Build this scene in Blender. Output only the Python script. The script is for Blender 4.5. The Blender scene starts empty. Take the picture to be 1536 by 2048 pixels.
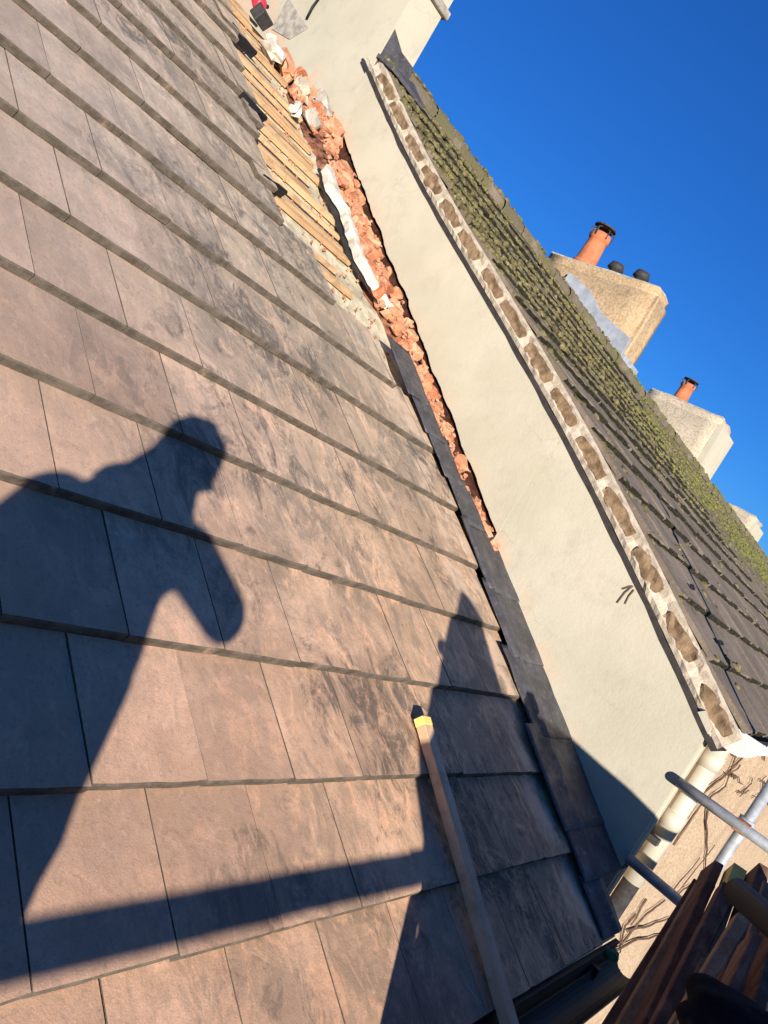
import bpy, bmesh, math, random
from mathutils import Vector, Matrix, noise
random.seed(11)
R = random.random
def U(a, b): return a + (b - a) * R()
scene = bpy.context.scene
col = scene.collection

# ------------------------------------------------------------------ camera
AX = Vector((0.53550, 0.25010, 0.80665))      # street direction (+X) in picture axes (right, down, forward)
UPV = Vector((0.51247, -0.85555, -0.07440))
AX.normalize(); UPV = (UPV - AX * UPV.dot(AX)).normalized()
AY = UPV.cross(AX)
if AY.z < 0: AY = -AY
def to_world(v): return Vector((AX.dot(v), AY.dot(v), UPV.dot(v)))
FPX = 1600.0
cam = bpy.data.cameras.new('camera'); camo = bpy.data.objects.new('camera', cam); col.objects.link(camo)
cam.sensor_fit = 'VERTICAL'; cam.sensor_height = 24.0; cam.lens = 24.0 * FPX / 2048.0
cam.clip_start = 0.02; cam.clip_end = 2000
r, u_, b_ = to_world(Vector((1, 0, 0))), to_world(Vector((0, -1, 0))), to_world(Vector((0, 0, -1)))
camo.matrix_world = Matrix(((r.x, u_.x, b_.x, 0), (r.y, u_.y, b_.y, 0), (r.z, u_.z, b_.z, 0), (0, 0, 0, 1)))
scene.camera = camo

# ------------------------------------------------------------------ light
SUN = Vector((-0.6516, -0.7493, 0.1183)).normalized()
SUN_EL = math.asin(SUN.z)
world = bpy.data.worlds.new('World'); scene.world = world; world.use_nodes = True
wn = world.node_tree; wn.nodes.clear()
sky = wn.nodes.new('ShaderNodeTexSky'); sky.sky_type = 'NISHITA'; sky.sun_disc = False
sky.sun_elevation = SUN_EL; sky.sun_rotation = math.atan2(SUN.x, SUN.y)
sky.altitude = 0; sky.air_density = 1.0; sky.dust_density = 0.0; sky.ozone_density = 6.0
bg = wn.nodes.new('ShaderNodeBackground'); bg.inputs['Strength'].default_value = 0.13
wo = wn.nodes.new('ShaderNodeOutputWorld')
hs = wn.nodes.new('ShaderNodeHueSaturation'); hs.inputs['Saturation'].default_value = 1.04; hs.inputs['Hue'].default_value = 0.512
wn.links.new(sky.outputs[0], hs.inputs['Color']); wn.links.new(hs.outputs[0], bg.inputs['Color']); wn.links.new(bg.outputs[0], wo.inputs['Surface'])
sl = bpy.data.lights.new('sun', 'SUN'); sl.energy = 5.0; sl.angle = math.radians(0.5); sl.color = (1.0, 0.93, 0.86)
so = bpy.data.objects.new('sun', sl); col.objects.link(so); so.rotation_euler = SUN.to_track_quat('Z', 'Y').to_euler()
vs = scene.view_settings
vs.view_transform = 'Standard'; vs.look = 'None'; vs.gamma = 1.0; vs.use_curve_mapping = False; vs.exposure = 0.75

# ------------------------------------------------------------------ geometry of the place
PITCH = math.radians(33.87)
UU = Vector((0, math.cos(PITCH), math.sin(PITCH))); NN = Vector((0, -math.sin(PITCH), math.cos(PITCH)))
H = 1.30                                        # lens height above our tiles, square to the slope
ORG = -H * NN
NP = math.atan2(2.87, 4.65)                     # neighbour's pitch
NU = Vector((0, math.cos(NP), math.sin(NP))); NV = Vector((0, -math.sin(NP), math.cos(NP)))
NORG = Vector((0, 0.55, -0.27))
XW = 3.93                                       # face of the cream wall
NLEN = 5.46
def wob(s):
    if s < 2.9: return .04 * math.sin(math.pi * s / 2.9)
    return -.045 * math.sin(math.pi * (s - 2.9) / (NLEN - 2.9))
def ray(px, py): return to_world(Vector((px - 768, py - 1024, FPX)))
def atx(px, py, x): d = ray(px, py); return d * (x / d.x)
def aty(px, py, y): d = ray(px, py); return d * (y / d.y)
def roofp(px, py, n=0.0):                       # -> local (x, u, n) on our roof
    d = ray(px, py); P = d * (-(H - n) / NN.dot(d)); return Vector((P.x, P.dot(UU), n))

# ------------------------------------------------------------------ materials
class NT:
    def __init__(s, name):
        s.m = bpy.data.materials.new(name); s.m.use_nodes = True; s.t = s.m.node_tree
        s.b = s.t.nodes['Principled BSDF']; s._p = None
    def n(s, t, **k):
        x = s.t.nodes.new(t)
        for a, v in k.items(): setattr(x, a, v)
        return x
    def l(s, a, b): s.t.links.new(a, b)
    def pos(s, rot=None, scale=(1, 1, 1), objc=False):
        if objc: o = s.n('ShaderNodeTexCoord').outputs['Object']
        else: o = s.n('ShaderNodeNewGeometry').outputs['Position']
        if rot is not None:
            v = s.n('ShaderNodeVectorRotate', rotation_type='X_AXIS'); v.inputs['Angle'].default_value = rot
            s.l(o, v.inputs['Vector']); o = v.outputs[0]
        if tuple(scale) != (1, 1, 1):
            m = s.n('ShaderNodeVectorMath', operation='MULTIPLY'); m.inputs[1].default_value = scale
            s.l(o, m.inputs[0]); o = m.outputs[0]
        return o
    def noise(s, vec, sc, det=4, rough=.55, dist=0):
        x = s.n('ShaderNodeTexNoise'); x.inputs['Scale'].default_value = sc; x.inputs['Detail'].default_value = det
        x.inputs['Roughness'].default_value = rough; x.inputs['Distortion'].default_value = dist
        s.l(vec, x.inputs['Vector']); return x.outputs['Fac']
    def vor(s, vec, sc, feature='F1', out='Distance'):
        x = s.n('ShaderNodeTexVoronoi', feature=feature); x.inputs['Scale'].default_value = sc
        s.l(vec, x.inputs['Vector']); return x.outputs[out]
    def mr(s, v, a, b, c=0., d=1.):
        x = s.n('ShaderNodeMapRange'); x.interpolation_type = 'SMOOTHSTEP'
        for i, q in enumerate((a, b, c, d)): x.inputs[i + 1].default_value = q
        s.l(v, x.inputs[0]); return x.outputs[0]
    def math(s, op, a, b=None):
        x = s.n('ShaderNodeMath', operation=op)
        for i, q in enumerate((a, b)):
            if q is None: continue
            if isinstance(q, (int, float)): x.inputs[i].default_value = q
            else: s.l(q, x.inputs[i])
        return x.outputs[0]
    def mix(s, f, a, b, mode='MIX'):
        x = s.n('ShaderNodeMix', data_type='RGBA', blend_type=mode)
        if isinstance(f, (int, float)): x.inputs[0].default_value = f
        else: s.l(f, x.inputs[0])
        for i, q in ((6, a), (7, b)):
            if isinstance(q, tuple): x.inputs[i].default_value = (*q, 1)
            else: s.l(q, x.inputs[i])
        return x.outputs[2]
    def sep(s, v):
        x = s.n('ShaderNodeSeparateXYZ'); s.l(v, x.inputs[0]); return x.outputs
    def col(s, c):
        if isinstance(c, tuple): s.b.inputs['Base Color'].default_value = (*c, 1)
        else: s.l(c, s.b.inputs['Base Color'])
    def bump(s, h, st=.3, d=.01):
        x = s.n('ShaderNodeBump'); x.inputs['Strength'].default_value = st; x.inputs['Distance'].default_value = d
        s.l(h, x.inputs['Height'])
        if s._p: s.l(s._p, x.inputs['Normal'])
        s._p = x.outputs[0]; s.l(s._p, s.b.inputs['Normal'])
    def rough(s, v, spec=.3, metal=0):
        if isinstance(v, (int, float)): s.b.inputs['Roughness'].default_value = v
        else: s.l(v, s.b.inputs['Roughness'])
        s.b.inputs['Specular IOR Level'].default_value = spec; s.b.inputs['Metallic'].default_value = metal

def simple(name, c, rough=.8, spec=.3, metal=0, var=.25, sc=8, bump=.15, bsc=60, objc=False):
    m = NT(name); p = m.pos(objc=objc)
    f = m.mr(m.noise(p, sc, 5, .6), .3, .7)
    dk = tuple(x * (1 - var) for x in c); lt = tuple(min(1, x * (1 + var)) for x in c)
    m.col(m.mix(f, dk, lt)); m.rough(rough, spec, metal)
    if bump: m.bump(m.noise(p, bsc, 4), bump, .004)
    return m.m

def mat_tile():
    m = NT('concrete_tile'); p = m.pos(-PITCH); x, uu, _ = m.sep(p)
    rnd = m.n('ShaderNodeObjectInfo').outputs['Random']
    c = m.mix(m.mr(m.noise(p, 1.6, 3), .35, .65), (.42, .32, .235), (.535, .415, .305))
    c = m.mix(m.mr(m.noise(p, 9, 6, .65), .42, .68, 0, .5), c, (.40, .32, .265))
    gate = m.mr(x, .9, 3.0, 0, .22); gu = m.mr(uu, 3.6, 4.6, 0, .16)
    def mul(a, b): return m.math('MULTIPLY', a, b)
    # pale dust clouds
    c = m.mix(mul(m.mr(m.noise(p, 3.6, 9, .72, .5), .46, .66), m.mr(x, .7, 2.2, .35, .85)), c, (.68, .53, .41))
    # grey green lichen and washed dirt in streaks down the slope, thicker towards the wall
    pst = m.pos(-PITCH, (4.3, 2.7, 1)); psf = m.pos(-PITCH, (22, 8.0, 1))
    patch = m.noise(p, 1.9, 3, .5, .6)
    stk = m.math('ADD', mul(m.noise(pst, 1.0, 10, .78, 1.2), .85), mul(m.noise(psf, 1.0, 6, .7, .6), .15))
    stk = m.math('ADD', stk, mul(m.math('SUBTRACT', patch, .5), .35))
    ug = m.mr(uu, 3.9, 5.0, 1, .3)
    c = m.mix(mul(mul(m.mr(stk, .45, .60), m.mr(x, .7, 2.2, .12, .9)), ug), c, (.26, .23, .185))
    lv2 = m.math('ADD', mul(m.noise(m.pos(-PITCH, (3.6, 2.1, 1)), 1.9, 10, .80, 1.3), .88), mul(m.noise(psf, 1.6, 6, .7), .12))
    lv2 = m.math('ADD', lv2, mul(m.math('SUBTRACT', m.noise(p, 1.3, 2, .5), .5), .45))
    c = m.mix(mul(mul(m.mr(lv2, .51, .63), m.mr(x, .8, 1.9, .03, .9)), ug), c, (.105, .10, .09))
    # peach cement film near the wall
    pp = m.pos(-PITCH, (4.5, 2.6, 1))
    c = m.mix(mul(m.mr(m.noise(pp, 1.9, 10, .80, 1.1), .51, .63), m.mr(x, .8, 2.6, .18, .85)), c, (.82, .56, .39))
    c = m.mix(mul(m.mr(m.noise(m.pos(-PITCH, (14, 5, 1)), 1.3, 8, .78, .8), .54, .68), m.mr(x, .9, 2.4, .2, .75)), c, (.80, .65, .50))
    c = m.mix(m.mr(m.noise(p, 22, 8, .75), .60, .74, 0, .6), c, (.72, .60, .47))
    # efflorescence scribbles
    sc = m.mr(m.vor(m.pos(-PITCH, (1, 1, 1)), 14, 'DISTANCE_TO_EDGE'), 0, .02, 1, 0)
    c = m.mix(m.math('MULTIPLY', sc, m.mr(m.noise(p, 3.1, 2), .56, .66, 0, .3)), c, (.68, .58, .48))
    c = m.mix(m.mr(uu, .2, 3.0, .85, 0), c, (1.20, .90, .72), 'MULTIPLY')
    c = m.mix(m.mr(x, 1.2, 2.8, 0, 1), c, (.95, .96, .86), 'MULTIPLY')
    spk = m.noise(p, 75, 5, .8); c = m.mix(m.mr(spk, .50, .68, 0, .42), c, (.20, .155, .115))
    v = m.mr(rnd, 0, 1, .86, 1.10)
    vc = m.n('ShaderNodeCombineXYZ'); 
    for i in range(3): m.l(v, vc.inputs[i])
    c = m.mix(1.0, c, vc.outputs[0], 'MULTIPLY')
    g = m.noise(p, 260, 3, .7)
    c = m.mix(m.mr(g, .35, .7, 0, .35), c, (.33, .24, .18))
    band = m.math('MULTIPLY', m.mr(m.math('ADD', x, m.math('MULTIPLY', m.noise(psf, 1.0, 5, .7), .35)), 3.30, 3.48), m.mr(m.noise(p, 6, 6, .7), .42, .58, 0, .7))
    c = m.mix(band, c, (.72, .52, .35))
    m.col(c); m.rough(.86, .25)
    m.bump(m.noise(p, 12, 5), .35, .006); m.bump(m.noise(p, 210, 4, .7), .45, .0025)
    return m.m
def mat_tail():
    m = NT('dark_tile_tail'); p = m.pos(-PITCH)  # dark brown colour for the tail and side faces of the tiles
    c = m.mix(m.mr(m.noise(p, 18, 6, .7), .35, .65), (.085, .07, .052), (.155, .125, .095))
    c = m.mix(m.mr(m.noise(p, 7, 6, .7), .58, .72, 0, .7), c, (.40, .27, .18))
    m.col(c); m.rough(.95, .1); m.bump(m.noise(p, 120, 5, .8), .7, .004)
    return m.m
def mat_old_tile():
    m = NT('old_roof_tile'); p = m.pos(-NP); x, s, _ = m.sep(p)
    rnd = m.n('ShaderNodeObjectInfo').outputs['Random']
    c = m.mix(m.mr(m.noise(p, 2.2, 6, .6), .35, .66), (.15, .118, .085), (.235, .185, .135))
    c = m.mix(m.mr(m.noise(p, 35, 6, .7), .5, .7, 0, .6), c, (.33, .27, .195))
    y = m.sep(m.pos())[1]
    mg = m.math('ADD', m.noise(p, 3.4, 7, .7), m.mr(y, 1.2, 3.4, -.12, .11))
    c = m.mix(m.mr(mg, .52, .66, 0, .8), c, (.125, .115, .04))
    c = m.mix(m.mr(m.noise(p, 11, 6, .7), .58, .68, 0, .6), c, (.06, .05, .035))
    c = m.mix(m.mr(rnd, 0, 1, 0, .4), c, (.13, .105, .08))
    m.col(c); m.rough(.9, .2); m.bump(m.noise(p, 30, 6, .7), .6, .008); m.bump(m.noise(p, 160, 3), .4, .003)
    return m.m
def mat_render():
    m = NT('cream_render'); p = m.pos()
    c = m.mix(m.mr(m.noise(p, 1.7, 5, .6), .3, .7), (.435, .395, .285), (.50, .455, .34))
    c = m.mix(m.mr(m.noise(p, 6, 7, .7), .5, .75, 0, .6), c, (.385, .345, .26))
    c = m.mix(m.mr(m.noise(p, 1.1, 3), .56, .72, 0, .35), c, (.58, .47, .36))
    zz = m.sep(m.pos(-PITCH))
    h_ = m.math('ADD', zz[2], m.math('MULTIPLY', m.noise(p, 7, 5, .7), .12))     # orange cement splashes along the foot
    c = m.mix(m.math('MULTIPLY', m.mr(h_, -1.27, -1.12, .55, 0), m.mr(m.noise(p, 4, 4), .46, .58)), c, (.60, .36, .22))
    run = m.noise(m.pos(None, (1, 9, .8)), 1.3, 6, .7)          # faint water runs below the verge
    c = m.mix(m.math('MULTIPLY', m.mr(run, .52, .66, 0, .35), m.mr(m.noise(p, 1.4, 2), .45, .6)), c, (.46, .41, .31))
    lich = m.mr(m.noise(m.pos(None, (1, .35, 3)), 6, 7, .7), .58, .76, 0, .35); c = m.mix(lich, c, (.40, .37, .29))
    nz_ = m.n('ShaderNodeTexNoise'); nz_.inputs['Scale'].default_value = 5; nz_.inputs['Detail'].default_value = 6; m.l(p, nz_.inputs['Vector'])
    va = m.n('ShaderNodeVectorMath', operation='MULTIPLY_ADD'); m.l(nz_.outputs['Color'], va.inputs[0]); va.inputs[1].default_value = (.35, .35, .35); m.l(p, va.inputs[2])
    ed = m.mr(m.vor(va.outputs[0], .9, 'DISTANCE_TO_EDGE'), 0, .005, 1, 0)
    c = m.mix(m.math('MULTIPLY', ed, m.mr(m.noise(p, 2.6, 2), .46, .55, 0, .32)), c, (.30, .25, .18))
    m.col(c); m.rough(.88, .2); m.bump(m.noise(p, 5, 4), .25, .01); m.bump(m.noise(p, 55, 6, .75), .5, .004)
    return m.m
def mat_pebble(name, a, b, sc=55):
    m = NT(name); p = m.pos()
    cell = m.n('ShaderNodeTexVoronoi'); cell.inputs['Scale'].default_value = sc; m.l(p, cell.inputs['Vector'])
    g = m.sep(cell.outputs['Color'])[0]
    c = m.mix(g, a, b)
    c = m.mix(m.mr(m.noise(p, 3, 5), .45, .7, 0, .5), c, tuple(v * .8 for v in a))
    c = m.mix(m.mr(cell.outputs['Distance'], .45, .8, 0, .7), c, tuple(v * .68 for v in a))
    m.col(c); m.rough(.9, .2); m.bump(m.math('MULTIPLY', cell.outputs['Distance'], -1.), .5, .005)
    return m.m
def mat_lead():
    m = NT('lead_sheet'); p = m.pos(-PITCH)
    c = m.mix(m.mr(m.noise(p, 7, 6, .7), .35, .7), (.055, .052, .054), (.105, .10, .105))
    c = m.mix(m.mr(m.noise(p, 38, 6, .7), .56, .72, 0, .7), c, (.27, .255, .24))
    m.col(c); m.rough(m.mr(m.noise(p, 12, 4), .3, .7, .45, .75), .3, .15)
    m.bump(m.noise(p, 9, 4, .5), .5, .02); m.bump(m.noise(p, 60, 5, .7), .35, .004)
    return m.m
def mat_wood(name, a, b, axis=0, rot=None):
    m = NT(name); sc = [38, 38, 38]; sc[axis] = 1.6
    p = m.pos(rot, tuple(sc)); q = m.pos()
    c = m.mix(m.mr(m.noise(p, 1.0, 5, .6, .3), .32, .7), a, b)
    c = m.mix(m.mr(m.noise(q, 9, 7, .75), .48, .64, 0, .6), c, tuple(v * .55 for v in a))
    c = m.mix(m.mr(m.noise(q, 24, 7, .75), .52, .66, 0, .5), c, (a[0] * .75 + .12, a[1] * .8 + .1, a[2] * .8 + .1) if a[0] > .4 else tuple(v * 1.5 for v in a))
    rnd = m.n('ShaderNodeObjectInfo').outputs['Random']
    c = m.mix(m.mr(rnd, 0, 1, 0, .35), c, tuple(v * .55 for v in a))
    m.col(c); m.rough(.8, .25); m.bump(m.noise(p, 1.6, 4), .35, .002)
    return m.m
def mat_brick():
    m = NT('broken_brick'); p = m.pos(); rnd = m.n('ShaderNodeObjectInfo').outputs['Random']
    c = m.mix(rnd, (.44, .15, .07), (.64, .33, .18))
    c = m.mix(m.mr(m.noise(p, 14, 6, .7), .46, .66, 0, .75), c, (.60, .40, .25))
    c = m.mix(m.mr(m.noise(p, 30, 5), .58, .7, 0, .7), c, (.22, .09, .055))
    m.col(c); m.rough(.92, .15); m.bump(m.noise(p, 60, 5, .7), .8, .008)
    return m.m
def mat_galv():
    m = NT('galvanised_steel'); p = m.pos()
    c = m.mix(m.mr(m.noise(p, 14, 5, .7), .35, .7), (.36, .37, .36), (.55, .57, .55))
    c = m.mix(m.mr(m.noise(p, 40, 5, .7), .62, .75, 0, .7), c, (.25, .20, .16))
    m.col(c); m.rough(.48, .5, .35); m.bump(m.noise(p, 90, 3), .15, .002)
    return m.m
M = dict(
    tile=mat_tile(), tail=mat_tail(), old=mat_old_tile(), render=mat_render(), lead=mat_lead(), brick=mat_brick(), galv=mat_galv(),
    pebble=mat_pebble('tan_roughcast', (.40, .28, .17), (.60, .45, .30), 60),
    roughc=mat_pebble('ochre_roughcast', (.42, .29, .155), (.51, .365, .215), 30),
    roughg=mat_pebble('grey_tan_roughcast', (.45, .37, .26), (.52, .435, .31), 30),
    felt=simple('grey_green_felt', (.52, .46, .31), .9, .15, 0, .28, 14, .3, 120),
    batten=mat_wood('new_roof_batten', (.52, .31, .15), (.76, .53, .29), 0),
    lath=mat_wood('brown_lath', (.80, .50, .28), (.92, .66, .42), 1, -PITCH),
    oldwood=mat_wood('old_dark_timber', (.125, .065, .04), (.26, .15, .095), 2),
    paleold=mat_wood('brown_timber', (.26, .15, .08), (.40, .26, .15), 2),
    yellow=simple('yellow_paint', (.80, .60, .16), .7, .3, 0, .15, 20, .1),
    mortar=simple('pale_mortar', (.46, .385, .285), .92, .15, 0, .22, 18, .8, 90),
    mortarg=simple('grey_mortar', (.36, .32, .26), .92, .15, 0, .3, 14, .9, 60),
    white=simple('white_lime_mortar', (.60, .53, .42), .9, .2, 0, .28, 12, .5, 70),
    pocket=simple('brown_earth_fill', (.21, .14, .08), .95, .1, 0, .45, 16, 1.0, 70),
    slate=simple('dark_slate', (.035, .030, .027), .75, .3, 0, .3, 20, .3, 80),
    cladpipe=simple('cream_painted_iron', (.50, .465, .36), .5, .45, 0, .08, 6, .1, 60),
    whiteplastic=simple('white_gutter', (.60, .57, .53), .45, .45, 0, .08, 5, 0),
    black=simple('black_plastic', (.012, .012, .013), .6, .3, 0, .2, 6, .1, 40),
    darkmetal=simple('dark_metal', (.05, .045, .042), .7, .3, .2, .3, 30, .2, 80),
    red=simple('red_plastic', (.62, .03, .05), .35, .5, 0, .12, 12, 0),
    terracotta=simple('terracotta', (.52, .17, .075), .8, .25, 0, .22, 6, .3, 60),
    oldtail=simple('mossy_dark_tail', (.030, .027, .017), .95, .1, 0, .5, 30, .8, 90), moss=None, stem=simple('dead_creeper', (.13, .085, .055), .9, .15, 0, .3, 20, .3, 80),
    caster=simple('dark_caster_sheet', (.05, .06, .08), .6, .3, 0, .2, 5, .3, 20),
    board=mat_wood('scaffold_board', (.22, .17, .12), (.34, .27, .20), 0),
    asphalt=simple('asphalt', (.05, .05, .05), .9, .2, 0, .2, 3, .4, 60),
    skin=simple('skin', (.55, .33, .24), .55, .4, 0, .06, 20, 0), jacket=simple('navy_cloth', (.03, .04, .07), .9, .15, 0, .2, 12, .3, 120),
    trousers=simple('grey_cloth', (.07, .07, .075), .9, .15, 0, .2, 12, .3, 120), hair=simple('dark_hair', (.04, .025, .015), .7, .3, 0, .3, 60, .5, 150),
    rust=simple('rusty_steel', (.28, .12, .06), .8, .3, .2, .4, 40, .4, 90),
    green=simple('green_cloth', (.02, .12, .06), .7, .3, 0, .3, 12, .3),
)
def mat_moss():
    m = NT('moss'); p = m.pos(); rnd = m.noise(p, 11, 8, .8)
    c = m.mix(m.mr(rnd, .42, .58), (.105, .088, .042), (.225, .19, .08))
    x = m.sep(p)[0]
    c = m.mix(m.math('MULTIPLY', m.mr(x, 6.5, 12, 0, .85), m.mr(m.noise(p, 3, 4), .35, .55)), c, (.145, .165, .03))
    c = m.mix(m.mr(m.noise(p, 45, 4), .58, .7, 0, .7), c, (.42, .36, .24))
    m.col(c); m.rough(.95, .1); m.bump(m.noise(p, 120, 4, .8), .9, .01)
    return m.m
M['moss'] = mat_moss()

# ------------------------------------------------------------------ object helpers
def tag(o, label=None, cat=None, group=None, kind=None):
    if label: o['label'] = label
    if cat: o['category'] = cat
    if group: o['group'] = group
    if kind: o['kind'] = kind
    return o
def empty(name, loc=(0, 0, 0), rot=(0, 0, 0)):
    o = bpy.data.objects.new(name, None); col.objects.link(o); o.location = loc; o.rotation_euler = rot
    o.empty_display_size = .1; return o
class MB:
    def __init__(s): s.v = []; s.f = []
    def add(s, vs, fs):
        k = len(s.v); s.v += [tuple(v) for v in vs]; s.f += [tuple(i + k for i in f) for f in fs]; return s
    def box(s, a, b, M4=None, jit=0):
        vs = [Vector((x, y, z)) for x in (a[0], b[0]) for y in (a[1], b[1]) for z in (a[2], b[2])]
        if jit: vs = [v + Vector((U(-jit, jit), U(-jit, jit), U(-jit, jit))) for v in vs]
        if M4: vs = [M4 @ v for v in vs]
        return s.add(vs, [(0, 1, 3, 2), (4, 6, 7, 5), (0, 4, 5, 1), (2, 3, 7, 6), (0, 2, 6, 4), (1, 5, 7, 3)])
    def prism(s, pts, d):        # pts: planar polygon of Vectors, d: extrusion vector
        n = len(pts); pts = [Vector(p) for p in pts]; d = Vector(d)
        return s.add(pts + [p + d for p in pts], [tuple(range(n)), tuple(range(2 * n - 1, n - 1, -1))] +
                     [(i, i + n, (i + 1) % n + n, (i + 1) % n) for i in range(n)])
    def tube(s, pts, rad, seg=10, cap=True):
        pts = [Vector(p) for p in pts]; k = len(s.v); n = len(pts)
        rs = rad if isinstance(rad, (list, tuple)) else [rad] * n
        up = Vector((.13, .21, .97))
        for i, p in enumerate(pts):
            t = (pts[min(i + 1, n - 1)] - pts[max(i - 1, 0)]).normalized()
            a = t.cross(up)
            if a.length < .05: a = t.cross(Vector((1, 0, 0)))
            a.normalize(); b = t.cross(a)
            for j in range(seg):
                q = 2 * math.pi * j / seg
                s.v.append(tuple(p + (a * math.cos(q) + b * math.sin(q)) * rs[i]))
        for i in range(n - 1):
            for j in range(seg):
                a0 = k + i * seg + j; a1 = k + i * seg + (j + 1) % seg
                s.f.append((a0, a1, a1 + seg, a0 + seg))
        if cap:
            s.f.append(tuple(k + j for j in range(seg))[::-1]); s.f.append(tuple(k + (n - 1) * seg + j for j in range(seg)))
        return s
    def blob(s, c, r, sub=1, rough=.25, seed=0, fq=1.7):
        bm = bmesh.new(); bmesh.ops.create_icosphere(bm, subdivisions=sub, radius=1)
        vs = []
        for v in bm.verts:
            k = 1 + rough * (noise.noise(v.co * fq + Vector((seed, seed * .7, 0))) * 2)
            vs.append(Vector(c) + Vector((v.co.x * r[0], v.co.y * r[1], v.co.z * r[2])) * k)
        fs = [tuple(l.vert.index for l in f.loops) for f in bm.faces]; bm.free()
        return s.add(vs, fs)
    def mesh(s, name, mat):
        me = bpy.data.meshes.new(name); me.from_pydata(s.v, [], s.f)
        bm = bmesh.new(); bm.from_mesh(me); bmesh.ops.recalc_face_normals(bm, faces=bm.faces); bm.to_mesh(me); bm.free()
        if mat: me.materials.append(mat)
        return me
    def build(s, name, mat, parent=None, smooth=False, bevel=0, loc=None):
        me = s.mesh(name, mat)
        if bevel:
            bm = bmesh.new(); bm.from_mesh(me)
            bmesh.ops.bevel(bm, geom=[e for e in bm.edges], offset=bevel, segments=1, affect='EDGES', clamp_overlap=True)
            bm.to_mesh(me); bm.free()
        if smooth:
            for p in me.polygons: p.use_smooth = True
            if smooth != True:
                pass
        o = bpy.data.objects.new(name, me); col.objects.link(o)
        if parent: o.parent = parent
        if loc is not None: o.location = loc
        return o
def inst(name, me, parent, loc, rot=(0, 0, 0), scale=(1, 1, 1)):
    o = bpy.data.objects.new(name, me); col.objects.link(o); o.parent = parent
    o.location = loc; o.rotation_euler = rot; o.scale = scale; return o

# ================================================================== ground
g = MB().box((-400, -400, -7.4), (400, 400, -7.2)).build('street_ground', M['asphalt']); tag(g, kind='structure')

# ================================================================== our roof
roof = empty('tiled_roof', ORG, (PITCH, 0, 0))
tag(roof, 'nearest roof of flat brown concrete tiles, stained beside the cream wall', 'roof')
rows = [-.285, .062, .390, .728, 1.078, 1.420, 1.762, 2.118, 2.470, 2.825, 3.18, 3.53, 3.88, 4.22, 4.57, 4.92, 5.27]
def tile_mesh(w, right_cut=None, L=.425, seed=0):
    rr = random.Random(seed); w2 = w - .0035; th = .031
    prof = [(0, -th), (0, -.005), (.004, 0), (L, -.0405), (L, -.0405 - .016), (.03, -th)]
    nx = 6; vs = []; fs = []
    for i in range(nx + 1):
        t = i / nx
        e = rr.uniform(-.0011, .0011) + (rr.choice([0, 0, 0, .0025]) if i in (0, nx) else 0)
        for (y, z) in prof:
            yy = y + (e if y < .02 else 0)
            if right_cut and i == nx: yy += 0
            vs.append((t * w2, yy, z + rr.uniform(-.0007, .0007)))
    n = len(prof)
    for i in range(nx):
        for j in range(n):
            a = i * n + j; b = i * n + (j + 1) % n
            fs.append((a, b, b + n, a + n))
    fs.append(tuple(range(n))[::-1]); fs.append(tuple(nx * n + j for j in range(n)))
    me = MB().add(vs, fs).mesh('tile', M['tile']); me.materials.append(M['tail'])
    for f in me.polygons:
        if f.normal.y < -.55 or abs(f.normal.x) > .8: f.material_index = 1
    return me
TW = .315
tmeshes = [tile_mesh(TW, seed=i) for i in range(8)]
def right_limit(u):
    pts = [(-1, 3.56), (2.55, 3.56), (2.70, 3.20), (2.82, 3.0), (3.05, 2.90), (3.22, 2.62), (3.45, 2.60), (3.96, 2.68), (4.35, 2.71), (4.9, 2.73), (5.3, 2.80), (6, 2.95)]
    for (a, b), (c, d) in zip(pts, pts[1:]):
        if a <= u <= c: return b + (d - b) * (u - a) / (c - a)
    return 3.56
for k, u0 in enumerate(rows):
    off = .92 if k % 2 == 1 else 1.083
    x = off + TW * -6 + U(-.006, .006)
    lim = right_limit(u0 + .17) + U(-.02, .02)
    while x < lim - .03:
        w = min(TW, lim - x)
        if x > -.95:
            me = random.choice(tmeshes) if w > TW - .01 else tile_mesh(w, True, seed=k * 31)
            o = inst('tile', me, roof, (x, u0 + U(-.003, .003), U(-.0015, .0025)), (U(-.003, .003), U(-.004, .004), U(-.003, .003)))
        x += TW
# slipped tail pieces standing proud at the torn edge
# felt, battens
mb = MB()
nx, ny = 24, 60
for j in range(ny + 1):
    for i in range(nx + 1):
        x = 2.3 + (3.80 - 2.3) * i / nx; y = 2.2 + (5.62 - 2.2) * j / ny
        bat = ((y - .06) % .348) / .348
        z = -.078 - .018 * math.sin(math.pi * bat) + .006 * noise.noise(Vector((x * 7, y * 7, 1)))
        mb.v.append((x, y, z))
for j in range(ny):
    for i in range(nx):
        a = j * (nx + 1) + i; mb.f.append((a, a + 1, a + nx + 2, a + nx + 1))
mb.build('sarking_felt', M['felt'], roof, True)
for k in range(7, 17):
    u0 = rows[k] + .30 if k < 16 else 5.56
    for du in (0.0, .11, .215) if k > 9 else (0.0, .13):
        x0 = right_limit(u0) - .5; x1 = U(3.40, 3.52) - (.12 if u0 < 3.3 else 0)
        if du: x0 = max(x0, right_limit(u0) - .10); x1 -= U(-.02, .30)
        MB().box((x0, u0 + du, -.078 + .004), (x1, u0 + du + (.036 if du == 0 else .022), -.044 if du == 0 else U(-.066, -.052)), jit=.002).build('batten', M['batten'], roof)
mb = MB()
for q in range(420):
    y = U(2.75, 5.55); x = U(right_limit(y) - .02, 3.55); a = U(.003, .009)
    mb.blob((x, y, -.075 + a * .3), (a, a * U(.7, 1.5), a * .6), 1, .5, q) if q % 3 == 0 else mb.box((x - a * .6, y - a, -.078), (x + a * .6, y + a, -.07 + a * .3), None, .003)
o = mb.build('mortar_crumbs', M['brick'], roof); tag(o, kind='stuff')
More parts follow.
